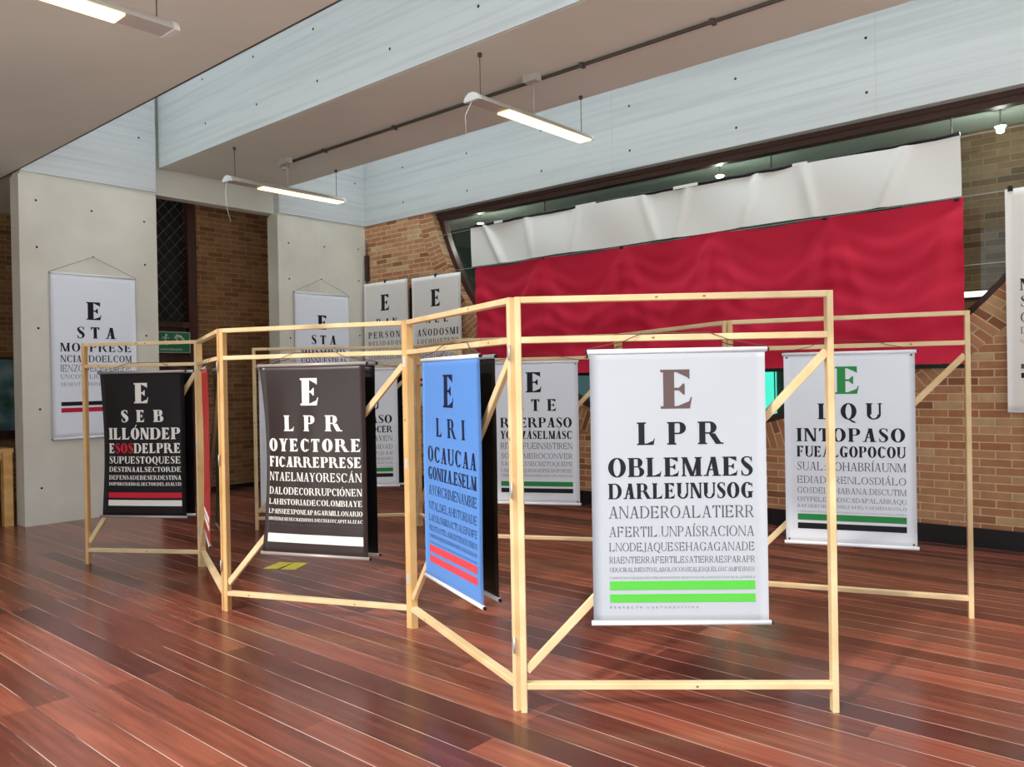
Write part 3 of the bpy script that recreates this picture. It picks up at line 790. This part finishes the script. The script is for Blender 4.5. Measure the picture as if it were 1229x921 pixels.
hang(F2, 4, .735, std_lines([('E', 'ink_dkgreen'), 'LQU', 'INTOPASO', 'FUEALGOPOCOU', 'SUAL:NOHABRÍAUNM', 'EDIADORENLOSDIÁLO', 'GOSDELAHABANA.DISCUTIM', 'OSYPELEAMOSCADAPALABRAQU', 'EAPARECIERAENELPAPELYSEMEHAGOLO', TINY]), two('ink_dkgreen', 'ink_black'), WHT_LIFTED, WHT_LIFTED, 'rod_white',
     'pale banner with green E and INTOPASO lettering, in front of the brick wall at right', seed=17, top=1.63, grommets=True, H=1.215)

# ------------------------------------------------------------------ tall posters on the walls
def tall_lines(rows, v=None):
    V = v or [(.165, .275), (.32, .39), (.42, .472), (.495, .537), (.553, .595), (.612, .637), (.662, .682)]
    X = [(.36, .64), (.29, .75)] + [(.10, .94)]*5
    Sx = [.24, .22, .18, .17, .10, .10, .10]
    return [(r, V[k][0], V[k][1], X[k][0], X[k][1], Sx[k], 'ink_black' if k < 3 else 'ink_grey') for k, r in enumerate(rows)]
def wcord(W): return [(-W/2, -.004, .01), (0, .012, .215), (W/2, -.004, .01)]
cols = [(3.835, ['E', 'STA', 'MOSPRESE', 'NCIANDOELCOM', 'IENZODELFINALDE', 'UNCONFLICTODECASI', 'SESENTAYDOSLARGOSAÑOS'],
         'long white poster with E STA MOSPRESE lettering on the near concrete column'),
        (6.965, ['E', 'STA', 'MOSSOLOS', 'CONNUESTRAS', 'PREGUNTASYCONLA', 'ESPERANZADEQUELAS', 'COSASCAMBIENALGUNDIA'],
         'long white poster with E STA OSSOLOS lettering on the far concrete column')]
for k, (y, rows, lab) in enumerate(cols):
    t = make_banner('wall_poster', (XL+.022, y, 2.772), PI/2, .93, 1.845, tall_lines(rows), [(.10, .94, .778, .802, 'ink_black'), (.10, .94, .815, .842, 'ink_red')],
                M['cloth_wall'], M['cloth_wall'], 'rod_white', lab, 'poster', 'long posters on the concrete columns', cord_pts=wcord(.93), rod_len=.0, seed=20+k, wrinkle=.002)
    mb = MB(); mb.tube([(0, .02, .215), (0, -.012, .217)], .006, n=8); mb.build('nail', M['dark_metal'], t)
VB = [(.105, .235), (.30, .36), (.405, .457), (.482, .516), (.545, .57), (.595, .63), (.66, .675)]
for k, (x, z, rows, st, lab) in enumerate([
        (-9.155, 2.965, ['E', 'RAN', 'PERSONA', 'DELIDADQUE', 'HUYENDODELA', 'GUERRALLEGARON', 'ALACIUDADSINNADA'], ('ink_dkgreen', 'ink_red'), 'off-white wall poster with E RAN PERSONA lettering in the corner of the brick wall'),
        (-8.09, 2.95, ['E', 'NEL', 'AÑODOSMI', 'LOCHOSETETO', 'DOSCOMENZOUNA', 'HISTORIAQUEAUN', 'NOTERMINADECONTARSE'], ('ink_red', 'ink_dkgreen'), 'off-white wall poster with E NEL AÑODOSMI lettering, overlapping the round window edge'),
        (-.82, 2.99, ['E', 'LQU', 'MILDIAS', 'SINSUSNOM', 'COMOFUEQUEL', 'DESAPARECIERON', 'UNATARDEENELCAMPO'], ('ink_grey', 'ink_black'), 'off-white wall poster cut by the right edge of the picture, over the brick wall')]):
    W = .975
    v = VB if k < 2 else [(.105, .235), (.27, .33), (.405, .457), (.482, .53), (.555, .60), (.62, .65), (.675, .69)]
    t = make_banner('wall_poster', (x, YB-.08, z), 0, W, 1.80 if k < 2 else 1.83, tall_lines(rows, v), [(.10, .94, .785, .806, st[0]), (.10, .94, .825, .848, st[1])],
                M['cloth_cream'], M['cloth_cream'], None, lab, 'poster', 'off-white posters hung on wires along the brick wall', seed=30+k, wrinkle=.006)
    mb = MB(); mb.tube([(-W/2, .002, -1.80 if k < 2 else -1.83), (W/2, .002, -1.80 if k < 2 else -1.83)], .008, n=8); mb.build('bottom_rod', M['rod_white'], t)
    for cx in ([0] if k < 2 else [-W/2+.04]):
        mb = MB(); mb.box((cx-.018, -.008, -.02), (cx+.018, .008, .025)); mb.build('clip', M['black_plastic'], t)

# ------------------------------------------------------------------ the big two-part hanging cloth
def big_cloth(name, x0, x1, z0, z1, mat, label, fold, yb):
    W, H = x1-x0, z1-z0; nx, nz = 150, 46
    t = thing(name, ((x0+x1)/2, yb, z1), 0, label, 'wall cloth', 'big hanging cloths over the round window')
    mb = MB()
    for yo, flip in ((0, False), (.003, True)):
        i0 = len(mb.v)
        for j in range(nz+1):
            for i in range(nx+1):
                u = i/nx; v = j/nz; x = -W/2 + W*u; z = -H*v
                y, dz = fold(u, v, W*u, H*v)
                mb.v.append((x, y+yo, z+dz))
        for j in range(nz):
            for i in range(nx):
                a = i0+j*(nx+1)+i; q = (a, a+nx+1, a+nx+2, a+1)
                mb.f.append(tuple(reversed(q)) if flip else q); mb.m.append(0); mb.sm.append(True)
    mb.build('cloth', mat, t)
    return t, W, H
def sm(x): return 1/(1+math.exp(-x))
def fold_white(u, v, x, s):
    y = 0
    for c, sl, a in ((.25, .55, .030), (.95, .18, .016), (1.75, -.22, .018), (2.6, .30, .014), (3.15, -.35, .020), (3.9, -.30, .024), (4.35, .2, .014), (5.25, -.42, .030)):
        q = (x - c - sl*s)/.05; y -= a*math.exp(-q*q)*(.4+.6*math.sin(PI*min(1, v*.8+.15)))
    y += .010*math.sin(x*2.3+s*3) + .006*math.sin(x*5.1-s*5)
    return y*2.0, .012*math.sin(x*3.3)*(1-v)*.6 - .006*abs(math.sin(x*2.2))*v
def fold_red(u, v, x, s):
    y = 0; per = W_TIE
    k = round(x/per); c = k*per                                   # folds fanning out of each tie point
    for dx_, sl, a in ((.03, -.62, .022), (-.03, -.30, .018), (.02, .35, .014), (0, .08, .016)):
        for kk in (k-1, k, k+1):
            q = (x - kk*per - dx_ - sl*s)/(.045+.07*s); y -= a*math.exp(-q*q)*min(1, s*3+.1)*(1-.45*v)
    y += .012*math.sin(x*3.1+1.0) + .007*math.sin(x*7+s*4)*v + .005*math.sin(s*11+x*1.3)
    y += .0035*min(1, s*4)*math.sin(30*(s - .30*(1-math.cos(2*PI*x/per))*.35) + .8*math.sin(x*2.7))*(1-.5*v)
    sag = -.018*(1-math.cos(2*PI*x/per))*.5*(1-v)
    return y*2.2, sag - .012*math.sin(x*2.0)*v
W_TIE = 1.14
tw, W1, H1 = big_cloth('hanging_cloth', -7.29, -1.605, 2.972, 3.475, M['flag_white'], 'wide cream white cloth strip stretched above the red cloth', fold_white, YB-.20)
mb = MB()
mb.tube([(-W1/2 + W1*k/60, .006, .012 + .004*math.sin(k*1.7)) for k in range(61)], .018, n=6)
mb.build('dark_hem', M['black_plastic'], tw)
for k in (3, 12, 13, 21, 22, 30):
    mb = MB(); xa = -W1/2 + W1*k/40; mb.box((xa, -.016, -.006), (xa+W1/40, -.012, .026)); mb.build('white_tie', M['flag_white'], tw)
tr, W2, H2 = big_cloth('hanging_cloth', -7.30, -1.600, 1.56, 2.967, M['flag_red'], 'huge crimson red cloth hanging below the white strip', fold_red, YB-.115)
mb = MB(); mb.box((-W2/2, -.006, -H2-.03), (W2/2, .008, -H2+.004)); mb.build('dark_hem', M['black_plastic'], tr)
for k in range(0, 6):
    mb = MB(); x = min(-W2/2+.03 + k*W_TIE*.99, W2/2-.05); mb.box((x-.02, -.03, -.028), (x+.02, -.022, -.006)); mb.build('tie', M['black_plastic'], tr)
# steel wires the cloths and posters hang from
for z, xa, lab in ((3.495, -8.05, 'topmost of three thin steel wires, along the top of the white cloth'), (2.985, -9.69, 'middle of three thin steel wires, between the white and the red cloth'), (2.40, -7.55, 'lowest of three thin steel wires, behind the red cloth')):
    mb = MB(); mb.tube([(xa, YB-.055, z-.01), (-7.3, YB-.055, z), (-4.5, YB-.055, z-.012), (-1.6, YB-.055, z), (XR-.1, YB-.055, z+.03)], .0035, n=5)
    tag(mb.build('wire', M['wire']), lab, 'wire', 'steel wires along the brick wall')

# ------------------------------------------------------------------ pendant lamps
def lamp(name, x, y0, y1, z, slab, lit, label, dome_near=True):
    t = thing(name, (x, y0, z), 0, label, 'lamp', 'pendant strip lamps')
    L = y1-y0; hw, hh = .075, .06
    prof = [(hw*math.cos(a), hh*math.sin(a)) for a in [PI*k/10 for k in range(11)]]
    mb = MB()
    for k in range(10):
        (xa, za), (xb, zb) = prof[k], prof[k+1]
        mb.poly([(xa, 0, za), (xb, 0, zb), (xb, L, zb), (xa, L, za)], 0, True)
    mb.poly([(a, 0, b) for a, b in prof]); mb.poly([(a, L, b) for a, b in reversed(prof)])
    mb.poly([(-hw, 0, 0), (-hw, L, 0), (hw, L, 0), (hw, 0, 0)])
    mb.build('housing', M['lamp_body'], t)
    l0, l1 = lit
    mb = MB(); mb.box((-hw+.008, l0, -.012), (hw-.008, l1, -.001)); mb.build('diffuser', M['lamp_glow'], t)
    for nm, y, sg in (('end_cap', -.03, 1), ('end_cap', L, 1)):
        mb = MB(); n = 10; k_ = 1.12
        pts = [(hw*k_*math.cos(a), hh*k_*math.sin(a)) for a in [PI*k/n for k in range(n+1)]]
        mb.poly([(a, y, b-.006) for a, b in pts]); mb.poly([(a, y+.03, b-.006) for a, b in reversed(pts)])
        for k in range(n): mb.poly([(pts[k][0], y, pts[k][1]-.006), (pts[k][0], y+.03, pts[k][1]-.006), (pts[k+1][0], y+.03, pts[k+1][1]-.006), (pts[k+1][0], y, pts[k+1][1]-.006)])
        mb.poly([(-hw*k_, y, -.006), (-hw*k_, y+.03, -.006), (hw*k_, y+.03, -.006), (hw*k_, y, -.006)])
        mb.build(nm, M['white_plastic'], t)
    for y in (.08, L-.06):
        mb = MB(); mb.tube([(0, y, hh-.005), (0, y, slab-z)], .0035, n=5)
        mb.tube([(0, y, slab-z-.03), (0, y, slab-z)], .018, n=8); mb.build('hanger', M['dark_metal'], t)
    mb = MB(); mb.tube([(0, L*.5, hh-.004), (0, L*.5, slab-z-.05)], .009, n=6)
    mb.box((-.07, L*.5-.06, slab-z-.06), (.07, L*.5+.025, slab-z)); mb.build('ceiling_box', M['lamp_body'], t)
    return t
lamp('pendant_lamp', -8.25, 4.72, 6.24, 3.755, ZS, (.40, 1.52), 'lit strip lamp hanging at the far left, in front of the far column')
lamp('pendant_lamp', -4.48, 4.72, 6.24, 3.745, ZS, (.36, 1.52), 'lit strip lamp hanging in the middle, below the beam with the conduit')
lamp('pendant_lamp', -4.35, .62, 2.14, 3.45, ZT, (0, 1.26), 'lit strip lamp at the top left corner, under the near ceiling')
# pull cords of lamps
mb = MB(); mb.tube([(-8.25, 4.70, 3.75), (-8.25, 4.68, 3.62), (-8.24, 4.69, 3.45), (-8.20, 4.71, 3.30)], .003, n=5)
tag(mb.build('pull_cord', M['white_plastic']), 'thin loose white cord dangling below the far left lamp', 'cord')
mb = MB(); mb.tube([(-4.48, 4.70, 3.74), (-4.52, 4.66, 3.62), (-4.51, 4.66, 3.45)], .003, n=5)
tag(mb.build('pull_cord', M['white_plastic']), 'thin white cord dangling from the near end of the middle lamp', 'cord')
# conduit on the slab
mb = MB(); mb.tube([(-8.30, 5.545, ZS-.018), (XR-.05, 5.545, ZS-.018)], .016, n=8)
for x in [-7.6+1.2*k for k in range(9)]: mb.box((x-.015, 5.545-.03, ZS-.038), (x+.015, 5.545+.03, ZS-.001))
tag(mb.build('conduit_pipe', M['dark_metal']), 'long dark conduit pipe running along the underside of the middle ceiling slab', 'pipe')
mb = MB(); mb.box((-8.48, 5.49, ZS-.05), (-8.33, 5.60, ZS)); mb.tube([(-8.40, 5.545, ZS-.09), (-8.40, 5.545, ZS-.05)], .035, n=10)
tag(mb.build('junction_box', M['lamp_body']), 'small grey junction box at the left end of the conduit pipe', 'junction box')
# cable in the corner
mb = MB()
mb.box((-9.66, YB-.05, 3.02), (-9.60, YB-.002, 3.40))
mb.tube([(-9.63, YB-.03, 3.40), (-9.62, YB-.03, 3.52), (-9.63, YB-.03, 3.60)], .010, 1, n=6)
mb.tube([(-9.64, YB-.03, 3.02), (-9.645, YB-.03, 2.2), (-9.64, YB-.03, .17)], .012, 1, n=6)
tag(mb.build('cable_duct', [M['frame_brown'], M['dark_metal']]), 'dark brown cable duct running down the corner of brick wall and far column', 'cable duct')

# narrow dark strip added between the two posters
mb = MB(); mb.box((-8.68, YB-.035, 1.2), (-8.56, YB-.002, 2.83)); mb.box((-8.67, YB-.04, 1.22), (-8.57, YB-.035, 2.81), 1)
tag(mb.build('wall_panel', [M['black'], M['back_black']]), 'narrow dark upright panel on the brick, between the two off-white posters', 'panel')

# ------------------------------------------------------------------ exit sign over the door
t = thing('exit_sign', (dx+.06, 5.265, 1.945), PI/2, 'green emergency exit sign with white running figures on the dark door', 'sign')
SW, SH = .47, .285
mb = MB(); mb.box((-SW/2, -.012, 0), (SW/2, .0, SH)); mb.build('board', M['sign_green'], t)
mb = MB()
for (a, b, c, d) in ((-SW/2, 0, SW/2, .008), (-SW/2, SH-.008, SW/2, SH), (-SW/2, 0, -SW/2+.008, SH), (SW/2-.008, 0, SW/2, SH)): mb.box((a, -.015, b), (c, -.0121, d))
mb.build('border', M['sign_white'], t)
def runner(cx, cz, s, flip=1):
    mb = MB()
    def limb(pts, r): mb.tube([(cx+flip*p[0]*s, -.0135, cz+p[1]*s) for p in pts], r*s, n=6)
    mb.tube([(cx+flip*.12*s, -.016, cz+.92*s), (cx+flip*.12*s, -.0121, cz+.92*s)], .11*s, n=10)
    limb([(.06, .78), (0, .45)], .10); limb([(0, .45), (.24, .30), (.16, .0)], .06); limb([(0, .45), (-.12, .18), (-.38, .12)], .06)
    limb([(.06, .76), (.30, .62), (.40, .70)], .045); limb([(.06, .76), (-.20, .72), (-.28, .50)], .045)
    mb.build('running_figure', M['sign_white'], t)
runner(-.12, .10, .15, 1)
mb = MB(); mb.tube([(-.02+.03, -.0135, .19), (.05, -.0135, .235), (.10, -.0135, .215), (.17, -.0135, .155)], [.012, .022, .024, .008], n=6)
mb.tube([(.05, -.0135, .20), (.05, -.0135, .15)], .01, n=6); mb.build('arrow_mark', M['sign_white'], t)
mb = MB(); k = 0
for c, ps in text_polys('SALIDADEEMERGENCIA', -.19, .12, .045, .024, .2, 3):
    for q in ps:
        k += 1; ar = sum(q[a][0]*q[(a+1) % len(q)][1]-q[(a+1) % len(q)][0]*q[a][1] for a in range(len(q)))
        q = q if ar > 0 else list(reversed(q)); mb.poly([(px, -.0128-.00004*(k % 9), pz) for px, pz in q])
mb.build('lettering', M['sign_white'], t)

# ------------------------------------------------------------------ small things
def tape(P, label):
    mb = MB(); top = [(x, y, .003) for x, y in P]; bot = [(x, y, 0.0004) for x, y in P]
    mb.poly(top); 
    for a in range(4): mb.poly([bot[a], bot[(a+1) % 4], top[(a+1) % 4], top[a]])
    tag(mb.build('floor_tape', M['tape']), label, 'floor marking', 'yellow tape marks on the floor')
tape([(-5.845, 3.585), (-5.745, 3.645), (-5.830, 3.855), (-5.945, 3.80)], 'left one of two yellow tape marks on the floor behind the front screen')
tape([(-5.705, 3.655), (-5.600, 3.715), (-5.72, 3.925), (-5.83, 3.87)], 'right one of two yellow tape marks on the floor behind the front screen')

# table at the left edge
t = thing('wooden_table', (-10.36, 2.35, 0), 0, 'honey coloured wooden table cut by the left edge, beside the near column', 'table')
mb = MB(); mb.box((-.46, -.75, .80), (.46, .70, .845)); mb.build('table_top', M['table_wood'], t)
mb = MB(); mb.box((-.40, -.69, .73), (.40, -.66, .80)); mb.box((-.40, .61, .73), (.40, .64, .80)); mb.box((-.42, -.66, .73), (-.39, .61, .80)); mb.box((.39, -.66, .73), (.42, .61, .80)); mb.build('apron', M['table_wood'], t)
for sx in (-1, 1):
    for (ya, yb_) in ((-.74, -.65), (.60, .69)):
        mb = MB(); xa = sx*.41; mb.box((xa-.045, ya, 0), (xa+.045, yb_, .80)); mb.build('leg', M['table_wood'], t)
# flat painted panel in place of a window view on the annex wall
t = thing('picture_panel', (-12.39, 3.0, .93), PI/2, 'blurred blue green landscape panel on the brick wall at the left edge', 'picture')
mt, nt, b = new_mat('blurred_landscape')
tc = nd(nt, 'ShaderNodeTexCoord'); ns = nd(nt, 'ShaderNodeTexNoise'); ns.inputs['Scale'].default_value = 3.5; ns.inputs['Detail'].default_value = 3
rp = nd(nt, 'ShaderNodeValToRGB'); el = rp.color_ramp.elements
el[0].position = .32; el[0].color = (*lin((52, 84, 62)), 1); el[1].position = .66; el[1].color = (*lin((142, 160, 162)), 1)
e2 = el.new(.48); e2.color = (*lin((92, 120, 124)), 1)
nt.links.new(tc.outputs['Object'], ns.inputs['Vector']); nt.links.new(ns.outputs['Fac'], rp.inputs[0]); nt.links.new(rp.outputs[0], b.inputs['Base Color'])
b.inputs['Roughness'].default_value = .3
mb = MB(); mb.box((-1.2, -.012, 0), (1.2, 0, .96)); mb.build('canvas', mt, t)
mb = MB(); mb.box((-1.25, -.06, -.12), (1.25, 0, 0)); mb.build('sill', M['door_wood'], t)
mb = MB(); mb.box((-1.25, -.03, .96), (1.25, 0, 1.0)); mb.box((1.2, -.03, 0), (1.25, 0, .96)); mb.box((-1.25, -.03, 0), (-1.2, 0, .96)); mb.build('frame', M['frame_brown'], t)

# things in the hall behind the glass
mb = MB(); mb.box((-4.9, 9.30, .75), (-3.97, 9.345, 1.9)); 
tag(mb.build('light_panel', M['teal']), 'bright turquoise panel glimpsed below the red cloth, left of the banner with green E', 'panel')
mb = MB(); mb.box((-7.4, 9.30, .75), (-6.4, 9.345, 1.9)); 
tag(mb.build('light_panel', M['teal_dim']), 'dim blue grey panel glimpsed below the red cloth, right of the E TE banner', 'panel')
for k, (x, y) in enumerate([(-8.558, 9.12), (-4.513, 9.05), (-1.6, 9.25)]):
    x, y = x*.93, y*.93
    t = thing('ceiling_spotlight', (x, y, 1.5+2.45*.93), 0, ['small bright spotlight seen through the glass above the left end of the white cloth', 'small bright spotlight seen through the glass above the middle of the white cloth', 'small bright spotlight seen through the glass at the far right'][k], 'spotlight', 'spotlights behind the glass')
    mb = MB(); mb.tube([(0, 0, -.03), (0, 0, 0)], .05, n=12); mb.tube([(0, 0, 0), (0, 0, .172)], .008, n=6); mb.build('housing', M['lamp_body'], t)
    mb = MB(); mb.tube([(0, 0, -.085), (0, 0, -.075), (0, 0, -.045), (0, 0, -.0305)], [.012, .03, .03, .016], n=12); mb.build('bulb', M['spot_glow'], t)
t = thing('tube_lamp', (-1.75, 9.28, 2.285), 0, 'bright tube lamp behind the glass, just right of the red cloth', 'lamp')
mb = MB(); mb.box((-.75, .02, -.03), (.42, .07, .03)); mb.build('housing', M['lamp_body'], t)
mb = MB(); mb.tube([(-.72, 0, 0), (.39, 0, 0)], .022, n=8); mb.build('tube', M['tube_glow'], t)
